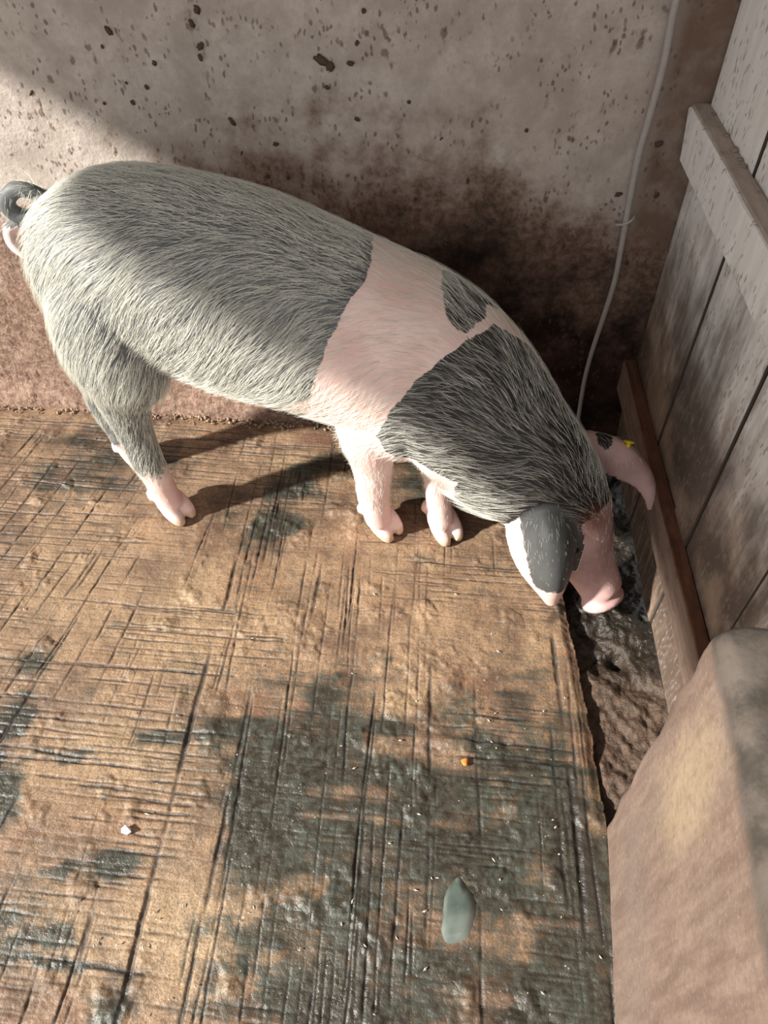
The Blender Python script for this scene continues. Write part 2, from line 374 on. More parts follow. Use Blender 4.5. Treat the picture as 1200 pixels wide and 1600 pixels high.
    for bx, by, rx, ry, a in ((-.70, .62, .17, .14, .8), (-.45, .28, .22, .12, .9), (-.70, .30, .15, .06, .6), (-.60, 1.0, .25, .18, .7), (-1.0, 1.15, .15, .25, .5), (-.28, 1.60, .12, .05, .7), (-.45, 1.62, .1, .04, .8), (.10, 1.0, .2, .1, .35), (-.06, .83, .06, .035, .9), (.30, .98, .06, .10, .5), (-.10, 1.15, .2, .12, .4), (-.4, 1.1, .2, .12, .4), (.405, .63, .012, .11, .9), (.40, .84, .01, .05, .6)):
        pl = np.maximum(pl, a*np.exp(-(((wx-bx)/rx)**2+((wy-by)/ry)**2)))
    P = np.stack([W, Y, h], -1).reshape(-1, 3)
    o = grid_obj('floor', P, nx, ny, floor_m, (0, 0, 0), dict(groove=gg, stain=st, wet=wet, pale=pl))
    tag(o, 'stained brown concrete floor scored with crossing trowel grooves', 'floor', 'structure')
build_floor()

def build_mud():
    xs = np.linspace(.30, .64, 110); ys = np.linspace(.36, 1.84, 330); X, Y = np.meshgrid(xs, ys)
    n = fbm(X*9, Y*9, 5, 5); n2 = fbm(X*38, Y*38, 15, 3)
    h = -.045+(n-.5)*.07+(n2-.5)*.02-.055*np.exp(-(((X-.50)/.02)**2+((Y-.965)/.025)**2))
    h += sstep(.95, .60, Y)*.022
    h -= sstep(1.0, 1.2, Y)*.012
    o = grid_obj('mud', np.stack([X, Y, h], -1).reshape(-1, 3), 110, 330, mud_m, (.47, 1.0, -.05))
    tag(o, 'black wet mud in the trough between floor slab and wooden gate', 'mud', 'stuff')
build_mud()

WALL_A = math.atan(-.054)
def build_back_wall():
    nx, nz = 360, 240
    xs = np.linspace(-3.6, .66, nx); zs = np.linspace(-.12, 3.0, nz)
    zs = np.concatenate([np.linspace(-.12, 1.4, 200), np.linspace(1.4, 3.0, 41)[1:]]); X, Z = np.meshgrid(xs, zs)
    yl = 1.826-.054*(X+.46)
    d = (fbm(X*3, Z*3, 91, 4)-.5)*.014+(fbm(X*22, Z*22, 95, 3)-.5)*.005*sstep(.9, .5, Z)
    d += -.03*sstep(.11, .0, Z+(fbm(X*8, Z*8, 97, 3)-.5)*.10)         # rough render swells out at the foot
    P = np.stack([X, yl+d, Z], -1).reshape(-1, 3)
    o = grid_obj('wall_back', P, nx, len(zs), plaster, (0, 1.83, 0))
    tag(o, 'grey plaster back wall spattered with dung, dark brown near the floor', 'wall', 'structure')
    # lumps of dried muck stuck on it
    clod_m = plain('dried_muck', (.075, .05, .037), .9)
    shapes = []
    for q in range(4):
        bm = bmesh.new(); bmesh.ops.create_icosphere(bm, subdivisions=2, radius=.01*K)
        for v in bm.verts:
            v.co *= 1+.7*(random.random()-.5); v.co.y *= .55
        me = bpy.data.meshes.new('mud_clod'); bm.to_mesh(me); bm.free(); me.materials.append(clod_m); me.shade_smooth(); shapes.append(me)
    pts = [(-.747, 1.139, 1.2), (-.551, 1.153, 1.3), (-.533, 1.18, 1.2), (-.542, 1.11, .9), (-.691, 1.024, .8), (-.738, 1.032, .7), (-.267, 1.084, 2.0), (-.25, 1.072, 1.4), (-.203, 1.079, .9), (-.498, .95, 1.3), (-.398, .901, .8), (-.43, .822, .9), (-.772, 1.107, .7), (-.983, 1.008, .8),
           (-.658, 1.075, .8), (-.546, 1.088, .8), (-.26, 1.029, .8), (-.185, 1.119, .8), (-.735, .99, .8), (-.807, .987, .6), (-.168, 1.179, .9), (-.487, .878, .6), (-.378, .819, .9), (-.194, .962, .7), (-.072, 1.001, .6), (.005, .922, .6), (.073, .823, .7), (.201, .944, .6), (.145, .724, .9), (-.055, .774, .7), (.44, .80, 1.1), (.505, .92, 1.2), (.53, .80, .8), (.50, .62, 1.0), (.33, .66, .8)]
    for k, (x, z, s) in enumerate(pts):
        c = bpy.data.objects.new('mud_clod', shapes[k % 4]); COL.objects.link(c); c.parent = o
        c.location = Vector((x, 1.826-.054*(x+.46)-.004-1.83, z))*K; c.scale = (s*random.uniform(.45, .75), s*.55, s*random.uniform(.5, 1.0)); c.rotation_euler = (0, random.uniform(0, 3), 0)
    return o
back_wall = build_back_wall()

def build_rubble():
    """crumbs of render lying along the foot of the back wall: one heap nobody could count"""
    V, F = [], []
    for k in range(420):
        x = random.uniform(-1.6, .30) if k < 300 else random.uniform(-.8, -.3); r = random.choice((.003, .004, .005, .007))*random.uniform(.7, 1.2)
        y = 1.826-.054*(x+.46)-.022-abs(random.gauss(0, .018)); b = len(V); c = np.array((x, y, r*.4+.004))
        for dx, dy, dz in ((1, 0, 0), (-1, .1, 0), (0, 1, .1), (.1, -1, 0), (0, 0, 1), (0, 0, -1)): V.append(tuple(c+np.array((dx, dy, dz))*r*np.array([random.uniform(.6, 1.3) for _ in range(3)])))
        for f in ((0, 2, 4), (2, 1, 4), (1, 3, 4), (3, 0, 4), (2, 0, 5), (1, 2, 5), (3, 1, 5), (0, 3, 5)): F.append(tuple(b+i for i in f))
    o = mesh_obj('rubble', V, F, plain('render_crumbs', (.30, .215, .15), .9), loc=(-.46, 1.80, 0))
    tag(o, 'crumbs of fallen render along the foot of the back wall', 'rubble', 'stuff')
build_rubble()

def box(x0, x1, y0, y1, z0, z1):
    V = [(x, y, z) for z in (z0, z1) for y in (y0, y1) for x in (x0, x1)]
    return V, [(0, 1, 3, 2), (4, 5, 7, 6), (0, 1, 5, 4), (2, 3, 7, 6), (0, 2, 6, 4), (1, 3, 7, 5)]

def build_near_wall():
    """low wall at the right front: long box with worn, rounded edges"""
    # profile across the wall (x offset from the face, z), swept along y
    prof = [(0, -.15), (0, 0), (0, .1), (0, .2), (0, .3), (0, .4), (0, .5), (0, .6), (0, .68), (.001, .73), (.005, .752), (.014, .765), (.03, .77), (.08, .772), (.14, .772), (.195, .772), (.30, .77), (.34, .76), (.345, .7), (.345, .3), (.345, -.15)]
    prof = catmull([p+(0,) for p in prof], 3)[:, :2]
    ys = np.concatenate([np.linspace(-2.2, -.05, 12)[:-1], np.linspace(-.05, .53, 60), .53+.02*np.sin(np.linspace(0, 1.57, 6))[1:]])
    V = []; n = len(prof)
    for i, y in enumerate(ys):
        t = max(0, (y-.53)/.02); ins = .02*(1-math.sqrt(max(0, 1-t*t)))
        for x, z in prof:
            X = .3635+.0787*min(y, .6)+x+(ins if x < .17 else -ins); Z = z-(ins if z > .7 else 0)
            lean = .022*np.clip(z/.6, 0, 1)                           # the end of the wall is not quite plumb
            V.append((X, y+(lean if y > .4 else 0)*sstep(.4, .53, y), Z))
    V = np.array(V)
    V[:, 0] += (fbm(V[:, 1]*7, V[:, 2]*7, 41, 4)-.5)*.010; V[:, 1] += np.where(V[:, 1] > .5, (fbm(V[:, 0]*14, V[:, 2]*14, 43, 3)-.5)*.022, 0); V[:, 2] += np.where(V[:, 2] > .7, (fbm(V[:, 0]*12, V[:, 1]*12, 47, 3)-.5)*.014, 0)
    F = []
    for i in range(len(ys)-1):
        for k in range(n-1): F.append((i*n+k, i*n+k+1, (i+1)*n+k+1, (i+1)*n+k))
    F.append(tuple(range(n))); F.append(tuple((len(ys)-1)*n+k for k in range(n)))
    o = mesh_obj('wall_right', V, F, near_m, smooth=True, loc=(.40, 0, 0))
    tag(o, 'low brown rendered wall at right front with a pale ochre scuff', 'wall', 'structure')

def wear_box(V, F, x0, x1, y0, y1, z0, z1, seg, seed, amp=.003):
    """a sawn timber: box cut into segments along y (seg>0) with slightly worn edges"""
    b = len(V); r = min(x1-x0, z1-z0)*.12
    sec = [(x0, z0+r), (x0+r*.3, z0+r*.3), (x0+r, z0), (x1-r, z0), (x1, z0+r), (x1, z1-r), (x1-r, z1), (x0+r, z1), (x0+r*.3, z1-r*.3), (x0, z1-r)]
    n = len(sec)
    for i in range(seg+1):
        y = y0+(y1-y0)*i/seg
        for k, (x, z) in enumerate(sec):
            a = np.array([y*9.0]); V.append((x+float(vnoise(a, a*0+k*3.3, seed)[0]-.5)*amp, y, z+float(vnoise(a, a*0+k*3.3, seed+9)[0]-.5)*amp))
    for i in range(seg):
        for k in range(n):
            k2 = (k+1) % n; F.append((b+i*n+k, b+i*n+k2, b+(i+1)*n+k2, b+(i+1)*n+k))
    F.append(tuple(b+k for k in range(n))); F.append(tuple(b+seg*n+k for k in range(n)))

def build_gate():
    root = empty('door_1', (.61, 1.2, 0))
    tag(root, 'whitewashed wooden board gate with two crossing rails, closing the pen on the right', 'gate', 'structure')
    grime = plain('joint_grime', (.055, .042, .034), .9)
    cuts = [1.768, 1.422, 1.192, 1.074, .79, .575]
    for i in range(len(cuts)-1):
        y1, y0 = cuts[i]-.0012, cuts[i+1]+.0012; off = (0, .003, -.002, .002, 0)[i]
        V, F = [], []
        # an upright board: sections up z
        zs = np.linspace(-.02, 2.45, 50); r = .003; x0, x1 = .595+off, .625+off  # unseen upper length added to block sky light from the right
        sec = [(x0, y0+r), (x0, y1-r), (x0+r, y1), (x1, y1), (x1, y0), (x0+r, y0)]
        for z in zs:
            for k, (x, y) in enumerate(sec):
                a = np.array([z*7.0]); V.append((x, y+(float(vnoise(a, a*0+k*1.3+i*5, 3)[0])-.5)*.0012, z+(0 if z > 0.05 else (float(vnoise(np.array([y*25]), np.array([1.5]), 9)[0])-.5)*.03)))
        m = len(sec)
        for j in range(len(zs)-1):
            for k in range(m):
                k2 = (k+1) % m; F.append((j*m+k, j*m+k2, (j+1)*m+k2, (j+1)*m+k))
        F.append(tuple(range(m))); F.append(tuple((len(zs)-1)*m+k for k in range(m)))
        b = mesh_obj('board', V, F, boards_m, root, loc=(.61, (y0+y1)/2, 0)); b.data.materials.append(grime)
        for f in b.data.polygons:                                     # grime caught in the joints
            if abs(f.normal.y) > .5 and f.normal.x < .5 and abs(f.normal.z) < .5: f.material_index = 1
    for y in cuts[1:-1]:                                              # unseen strips added behind the joints to stop light leaking through
        V, F = box(.6295, .645, y-.025, y+.025, -.02, 2.45); mesh_obj('seam_light_block', V, F, boards_m, root, loc=(.637, y, 0))
    V, F = [], []
    wear_box(V, F, .552, .594, .58, 1.772, .895, 1.0, 40, 5, .003)
    V = [(x, y-(.02+.03*((z-.90)/.1 < .3) if y > 1.76 and z < .935 else 0), z) for x, y, z in V]
    up = mesh_obj('rail', V, F, boards_m, root, loc=(.575, 1.2, .95))
    topm = rail_material('bare_grey_timber', (.34, .285, .24), (.47, .40, .345))
    V, F = [], []
    wear_box(V, F, .559, .594, .58, 1.772, 1.0, 1.006, 40, 8, .0015)
    c = mesh_obj('capping', V, F, topm, root, loc=(.575, 1.2, 1.003)); c['label'] = 'bare beige top edge of the upper rail'
    V, F = [], []
    wear_box(V, F, .563, .594, .58, 1.775, .20, .302, 40, 15, .004)
    lo = mesh_obj('rail', V, F, rail_material('dirty_timber', (.17, .115, .088), (.26, .19, .15)), root, loc=(.575, 1.2, .25)); lo['label'] = 'grey brown lower rail of the gate'
    V, F = [], []
    wear_box(V, F, .5635, .594, .58, 1.775, .3015, .308, 40, 17, .002)
    c = mesh_obj('capping', V, F, rail_material('rusty_red_timber', (.105, .045, .028), (.20, .095, .06)), root, loc=(.575, 1.2, .305)); c['label'] = 'reddish brown ledge on top of the lower rail'
    # lumps of muck on the upper rail
    clod = plain('pale_muck', (.30, .245, .205), .9)
    for y, s in ((1.60, .62), (1.53, .75), (1.71, .4), (1.46, .5), (1.49, .45), (1.35, .35)):
        bm = bmesh.new(); bmesh.ops.create_icosphere(bm, subdivisions=2, radius=.010*K*s)
        for v in bm.verts: v.co *= 1+.9*(random.random()-.5); v.co.z *= .5; v.co.y *= 1.6
        me = bpy.data.meshes.new('mud_clod'); bm.to_mesh(me); bm.free(); me.materials.append(clod); me.shade_smooth()
        q = bpy.data.objects.new('mud_clod', me); COL.objects.link(q); q.parent = root; q.location = Vector((.588-.61, y-1.2, 1.007))*K
build_gate()
build_near_wall()

# left side of the pen: pier, low wall and lintel round the opening the sun comes through (out of frame)
def build_left_wall():
    V, F = [], []
    lint = [(x, y, z) for z in (0, 1) for y in (-.62, 2.0) for x in (-2.36, -2.2)]        # unseen lintel, sloped and cut off to place its shadow edge
    lint = [(x, y, (1.99+(1.22-y)*.17) if z == 0 else 3.2) for x, y, z in lint]
    for b in ((lint, box(0, 1, 0, 1, 0, 1)[1]), box(-2.36, -2.2, -2.2, 2.0, -.1, .35)):
        o = len(V); V += b[0]; F += [tuple(i+o for i in f) for f in b[1]]
    o = mesh_obj('wall_left', V, F, plaster, loc=(-2.28, 0, 0))
    tag(o, 'plaster wall on the left with a wide opening under a lintel', 'wall', 'structure')
build_left_wall()

def build_roof():
    V = [(x, y, z) for y, z in ((-.75, 3.25), (2.2, 2.55)) for x in (-2.5, 2.2)]; V += [(x, y, z+.04) for x, y, z in V]
    o = mesh_obj('ceiling', V, [(0, 1, 3, 2), (4, 5, 7, 6), (0, 1, 5, 4), (2, 3, 7, 6), (0, 2, 6, 4), (1, 3, 7, 5)], plain('grey_roof_sheet', (.30, .27, .24), .7), loc=(-.15, .7, 2.9))
    tag(o, 'grey sheet roof over the pen, open at the front', 'roof', 'structure')
build_roof()
# ------------------------------------------------------------------ pipe, puddle, small things
def build_pipe():
    pts = [(.47, 1.30), (.464, 1.193), (.469, 1.088), (.465, .985), (.461, .901), (.465, .794), (.471, .677), (.475, .576), (.468, .467), (.458, .336), (.457, .217), (.468, .03)]
    V, F = [], []
    P = [(x, 1.826-.054*(x+.46)-.022, z) for x, z in [(.47, 2.3), (.475, 1.8)]+pts]
    tube(V, F, P, [.0078]*8+[.0072]*3+[.0065]*3, 6, 14)
    o = mesh_obj('water_pipe', V, F, plain('grey_plastic', (.36, .33, .31), .55, .4), smooth=True, loc=(.468, 1.75, .03))
    tag(o, 'thin pale grey pipe running down the back wall beside the gate', 'pipe')
    V, F = [], []
    tube(V, F, [(.447, 1.764, .728), (.456, 1.750, .735), (.470, 1.746, .742), (.482, 1.752, .748), (.489, 1.766, .752)], [.0032]*5, 4, 8)
    c = mesh_obj('clip', V, F, plain('clip_wire', (.40, .37, .34), .5), o, smooth=True, loc=(.468, 1.75, .74)); c['label'] = 'pale wire clip nailed round the pipe'
build_pipe()

def build_puddle():
    m = Mat('milky_green_water', .08, .5); n = m.noise(14, 3); m.color(m.mix(m.ramp(n, .35, .65), (.055, .075, .066), (.13, .155, .14))); m.b.inputs['Coat Weight'].default_value = .6; m.b.inputs['Coat Roughness'].default_value = .03
    V, F = [], []; rings = 7; N = 48
    for r in range(rings):
        t = r/(rings-1)
        for k in range(N):
            a = 2*math.pi*k/N; y = math.sin(a); w = .033*(1-.30*y)
            rr = t*(1+.09*math.sin(3*a+1)+.05*math.sin(5*a))
            V.append((.084+math.cos(a)*w*rr+.004*y, .358+y*.060*rr, .0105-.009*t**4))
    V.append((.084, .358, .0105))
    for r in range(rings-1):
        for k in range(N): F.append((r*N+k, r*N+(k+1) % N, (r+1)*N+(k+1) % N, (r+1)*N+k))
    o = mesh_obj('puddle', V[:-1], F, m.m, smooth=True, loc=(.084, .358, 0))
    tag(o, 'small drop-shaped puddle of milky green water on the floor', 'puddle')
build_puddle()

def pebble(name, x, y, s, mat, label, cat, flat=.6):
    bm = bmesh.new(); bmesh.ops.create_icosphere(bm, subdivisions=3, radius=s*K)
    ph = random.uniform(0, 6)
    for v in bm.verts:
        d = v.co.normalized(); v.co *= 1+.18*math.sin(3*d.x+ph)+.12*math.sin(5*d.y+2*d.z+ph); v.co.z *= flat
    me = bpy.data.meshes.new(name); bm.to_mesh(me); bm.free(); me.materials.append(mat); me.shade_smooth()
    o = bpy.data.objects.new(name, me); COL.objects.link(o); o.location = Vector((x, y, s*flat*.75+.002))*K
    o.rotation_euler = (0, 0, ph); tag(o, label, cat); return o
pebble('pebble', .100, .664, .0085, plain('orange_stone', (.50, .17, .03), .5), 'small orange pebble on the dark floor between pig and puddle', 'pebble')

def build_scrap():
    V, F = [], []; P = [(-.012, .004), (-.004, .010), (.008, .006), (.013, -.003), (.004, -.008), (-.008, -.006)]
    for z in (.003, .007):
        for k, (x, y) in enumerate(P): V.append((-.639+x, .472+y, z+.004*(k % 2)))
    F = [tuple(range(6)), tuple(range(6, 12))]+[(k, (k+1) % 6, 6+(k+1) % 6, 6+k) for k in range(6)]
    o = mesh_obj('scrap', V, F, plain('white_film', (.75, .76, .78), .3, .5), loc=(-.639, .472, 0))
    tag(o, 'small crumpled white scrap lying on the grooved floor at left', 'scrap')
build_scrap()
def build_grit():
    V, F = [], []
    for k in range(120):
        cx, cy, sx, sy = random.choice(((-.52, .27, .09, .10), (-.4, .3, .2, .1), (.05, .6, .25, .25), (-.6, 1.0, .4, .3), (.25, .8, .1, .2), (.1, .35, .2, .12)))
        x, y = random.gauss(cx, sx), random.gauss(cy, sy)
        if x > .36 or y < .05 or y > 1.15: continue
        r = random.uniform(.0010, .0024); L = r*random.uniform(1, 3.2); a = random.uniform(0, 3.14); b = len(V); u = np.array((math.cos(a), math.sin(a), 0)); w = np.array((-u[1], u[0], 0)); c = np.array((x, y, .005))
        for s, q, z in ((1, 0, 0), (-1, 0, 0), (0, 1, 0), (0, -1, 0), (0, 0, 1), (0, 0, -1)): V.append(tuple(c+u*L*s+w*r*q+np.array((0, 0, r*z))))
        for f in ((0, 2, 4), (2, 1, 4), (1, 3, 4), (3, 0, 4), (2, 0, 5), (1, 2, 5), (3, 1, 5), (0, 3, 5)): F.append(tuple(b+i for i in f))
    o = mesh_obj('grit', V, F, plain('pale_grit', (.50, .45, .37), .6), loc=(-.2, .6, 0)); tag(o, 'pale grit and straw bits scattered over the floor', 'grit', 'stuff')
build_grit()
# ------------------------------------------------------------------ pig shape (plan units)
def foot(V, F, x, y, yaw, s=1.0, hind=False):
    """cloven foot: two toes with hooves, two dewclaws behind; (x,y) is the middle of the foot, yaw where it points"""
    d = np.array((math.cos(yaw), math.sin(yaw), 0)); l = np.array((-d[1], d[0], 0)); o = np.array((x, y, 0)); up = np.array((0, 0, 1.))
    for sg in (-1, 1):
        rings = []
        for t, z, hz, w, sp in ((-.050, .062, .030, .016, .015), (-.030, .052, .040, .021, .0165), (0, .042, .040, .0225, .0205), (.028, .030, .029, .0215, .0225), (.048, .020, .019, .0175, .022), (.060, .013, .011, .011, .0195)):
            c = o+d*t*s+l*sg*sp*s+up*z*s
            rings.append((c, l*w*s, up*hz*s))
        loft(V, F, rings, 14, 2.4)
        dc = [o-d*.026*s+l*sg*.022*s+up*.120*s, o-d*.046*s+l*sg*.027*s+up*.092*s, o-d*.056*s+l*sg*.030*s+up*.062*s, o-d*.056*s+l*sg*.030*s+up*.050*s]
        tube(V, F, dc, [.012*s, .0145*s, .0125*s, .007*s], 3, 10)

def ear(V, F, line, sub=4, n=22, th=.0075):
    """line: list of (left edge point, middle point, right edge point) from root to tip; a thick curved sheet"""
    S = [catmull([q[k] for q in line], sub) for k in range(3)]
    rings = []
    base = len(V); m = len(S[0]); h = n//2
    P = np.zeros((m, h, 3))
    for i in range(m):
        a, b, c = S[0][i], S[1][i], S[2][i]
        for j in range(h):
            t = j/(h-1)
            P[i, j] = a*(1-t)*(1-2*t)+b*4*t*(1-t)+c*t*(2*t-1)
    dU = np.gradient(P, axis=0); dV = np.gradient(P, axis=1)
    N = np.cross(dU, dV); N /= np.linalg.norm(N, axis=2)[:, :, None]+1e-9
    edge = np.array([min(1, .35+2.2*min(j, h-1-j)/(h-1)) for j in range(h)])[None, :, None]
    top = P+N*th*edge; bot = P-N*th*edge
    for i in range(m):
        for j in range(h): V.append(tuple(top[i, j]))
        for j in range(h-1, -1, -1): V.append(tuple(bot[i, j]))
    w = 2*h
    for i in range(m-1):
        for k in range(w):
            k2 = (k+1) % w
            F.append((base+i*w+k, base+i*w+k2, base+(i+1)*w+k2, base+(i+1)*w+k))
    F.append(tuple(base+k for k in range(w))[::-1]); F.append(tuple(base+(m-1)*w+k for k in range(w)))

SPINE = [(-.905, 1.53, .685, .05, .045), (-.89, 1.528, .688, .092, .095), (-.86, 1.522, .696, .132, .143), (-.815, 1.512, .715, .160, .178), (-.75, 1.50, .748, .184, .205),
         (-.65, 1.485, .763, .197, .218), (-.45, 1.464, .710, .205, .238), (-.25, 1.443, .645, .197, .226), (-.05, 1.42, .563, .19, .222),
         (.05, 1.385, .503, .182, .214), (.125, 1.33, .445, .17, .205), (.19, 1.28, .400, .152, .19), (.25, 1.242, .366, .132, .165),
         (.305, 1.212, .322, .115, .133), (.35, 1.182, .262, .097, .110), (.387, 1.15, .195, .072, .083), (.424, 1.12, .135, .058, .062), (.452, 1.10, .09, .053, .053)]
HIND_NEAR = [(-.745, 1.42, .74, .14, .11), (-.750, 1.385, .61, .115, .09), (-.770, 1.375, .50, .082, .070), (-.786, 1.382, .39, .055, .050), (-.788, 1.386, .30, .047, .042), (-.788, 1.388, .23, .046, .04), (-.777, 1.386, .165, .041, .038), (-.768, 1.384, .10, .039, .037), (-.760, 1.382, .055, .036, .036)]
FORE_NEAR = [(-.11, 1.37, .58, .12, .09), (-.14, 1.34, .47, .10, .08), (-.155, 1.325, .384, .075, .065), (-.15, 1.328, .30, .057, .05), (-.15, 1.332, .234, .049, .045), (-.152, 1.335, .17, .045, .042), (-.148, 1.335, .12, .042, .04), (-.140, 1.333, .06, .037, .037)]
FORE_FAR = [(.0, 1.45, .45, .10, .08), (.015, 1.41, .33, .065, .06), (.02, 1.385, .25, .045, .045), (.024, 1.36, .18, .036, .037), (.03, 1.348, .127, .035, .036), (.04, 1.34, .06, .033, .034)]

def pig_raw():
    V, F = [], []
    spine_loft(V, F, SPINE)
    off = np.array((-.178, .205, 0))
    limb(V, F, HIND_NEAR, -.1)
    limb(V, F, [(p[0]+off[0]*min(1, max(0, (.75-p[2])/.45)), p[1]+.10+(off[1]-.10)*min(1, max(0, (.75-p[2])/.4)), p[2], p[3], p[4]) for p in HIND_NEAR], -.1)
    limb(V, F, FORE_NEAR, -.2); limb(V, F, FORE_FAR, -.5)
    ellipsoid(V, F, (-.752, 1.385, .645), (.130, .12, .215), -.1)          # near ham
    ellipsoid(V, F, (-.80, 1.60, .60), (.12, .10, .20), -.1)           # far ham
    ellipsoid(V, F, (-.08, 1.335, .50), (.12, .10, .17), -.2)           # near shoulder
    ellipsoid(V, F, (-.02, 1.50, .48), (.12, .09, .17), -.2)            # far shoulder
    foot(V, F, -.760, 1.390, -.62); foot(V, F, -.760+off[0]+.01, 1.390+off[1], -.5)
    foot(V, F, -.133, 1.356, -.75); foot(V, F, .045, 1.352, -1.02)
    # snout disc
    c = np.array((.447, 1.098, .086)); d = np.array((.40, -.42, -.80)); d /= np.linalg.norm(d)
    lat = np.cross(d, (0, 0, 1)); lat /= np.linalg.norm(lat); up = np.cross(lat, d)
    loft(V, F, [(c-d*.02, lat*.050, up*.045), (c+d*.008, lat*.053, up*.047), (c+d*.018, lat*.060, up*.052), (c+d*.030, lat*.059, up*.051), (c+d*.035, lat*.052, up*.044)], 24)
    # tail: up from the rump, one loop, then hanging
    tube(V, F, [(-.85, 1.53, .80), (-.89, 1.53, .85), (-.943, 1.525, .866), (-.957, 1.52, .897), (-.925, 1.52, .928), (-.887, 1.525, .922), (-.875, 1.54, .895), (-.895, 1.555, .865), (-.94, 1.56, .84), (-.99, 1.545, .825), (-.992, 1.53, .797), (-.973, 1.525, .772), (-.962, 1.525, .755)],
         [.035, .024, .0195, .0185, .0185, .0185, .018, .0175, .016, .0145, .013, .011, .006], 5, 12)
    ear(V, F, EAR_NEAR); ear(V, F, EAR_FAR)
    return np.array(V), F

EAR_NEAR = [((.25, 1.245, .375), (.283, 1.20, .415), (.345, 1.215, .365)),
            ((.210, 1.215, .325), (.276, 1.112, .390), (.372, 1.156, .315)),
            ((.193, 1.172, .245), (.280, 1.035, .335), (.362, 1.106, .262)),
            ((.226, 1.112, .165), (.295, 1.008, .228), (.352, 1.074, .190)),
            ((.302, 1.044, .108), (.314, 1.030, .118), (.329, 1.043, .112))]
EAR_FAR = [((.375, 1.40, .355), (.355, 1.335, .40), (.395, 1.29, .355)),
           ((.42, 1.395, .35), (.415, 1.33, .40), (.43, 1.285, .33)),
           ((.485, 1.37, .335), (.48, 1.315, .385), (.468, 1.274, .318)),
           ((.54, 1.33, .305), (.532, 1.29, .345), (.518, 1.266, .294)),
           ((.572, 1.285, .262), (.562, 1.262, .29), (.545, 1.245, .262)),
           ((.572, 1.26, .235), (.562, 1.248, .245), (.552, 1.245, .238))]
# ------------------------------------------------------------------ the pig: one continuous mesh, bristles, eyes and ear tag as children
def pig_materials():
    m = Mat('pig_skin', .55, .35)
    coat = m.attr('coat'); hoof = m.attr('hoof'); slate = m.attr('slate'); rust = m.attr('rust'); ruddy_shade = m.attr('ruddy_shade')
    n = m.noise(38, 4, .6); n2 = m.noise(110, 3, .6); n3 = m.noise(13, 3, .5)
    e = m.math('ADD', coat, m.math('MULTIPLY', m.math('SUBTRACT', n, .5), .022)); e = m.math('ADD', e, m.math('MULTIPLY', m.math('SUBTRACT', n2, .5), .010))
    k = m.ramp(e, -.0015, .0025)
    pink = m.mix(m.ramp(n3, .35, .65), (.76, .53, .49), (.83, .64, .60)); pink = m.mix(m.ramp(n2, .45, .8, 0, .25), pink, (.70, .44, .40))
    pink = m.mix(ruddy_shade, pink, m.mix(m.ramp(n3, .35, .65), (.40, .235, .225), (.56, .36, .345)))
    dark = m.mix(slate, m.mix(n, (.012, .010, .010), (.026, .022, .021)), m.mix(n, (.080, .086, .089), (.13, .137, .137)))
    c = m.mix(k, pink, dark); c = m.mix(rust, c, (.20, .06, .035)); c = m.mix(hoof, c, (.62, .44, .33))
    m.color(c); m.b.inputs['Subsurface Weight'].default_value = .10; m.b.inputs['Subsurface Radius'].default_value = (.006, .003, .002); m.b.inputs['Subsurface Scale'].default_value = 1.0
    m.bump(n2, .15, .002)
    h = Mat('bristle', .38, .4); hi = h.n.new('ShaderNodeHairInfo'); r = hi.outputs['Random']
    h.color(h.mix(r, (.55, .55, .48), (.92, .92, .84)))
    return m.m, h.m

def ear_sheet(line, nv=61):
    S = [catmull([q[k] for q in line], 24) for k in range(3)]
    pts, uv = [], []; m = len(S[0])
    for i in range(m):
        for j in range(nv):
            t = j/(nv-1); pts.append(S[0][i]*(1-t)*(1-2*t)+S[1][i]*4*t*(1-t)+S[2][i]*t*(2*t-1)); uv.append((i/(m-1), t))
    return np.array(pts), np.array(uv)

def nearest(P, Q):
    from mathutils.kdtree import KDTree
    kd = KDTree(len(Q))
    for i, q in enumerate(Q): kd.insert(q, i)
    kd.balance(); out = [kd.find(p) for p in P]
    return np.array([o[2] for o in out]), np.array([o[1] for o in out])

def seg_dist(P, a, b):
    a, b = np.array(a), np.array(b); t = np.clip((P-a)@(b-a)/((b-a)@(b-a)), 0, 1); return np.linalg.norm(P-a-t[:, None]*(b-a), axis=1)

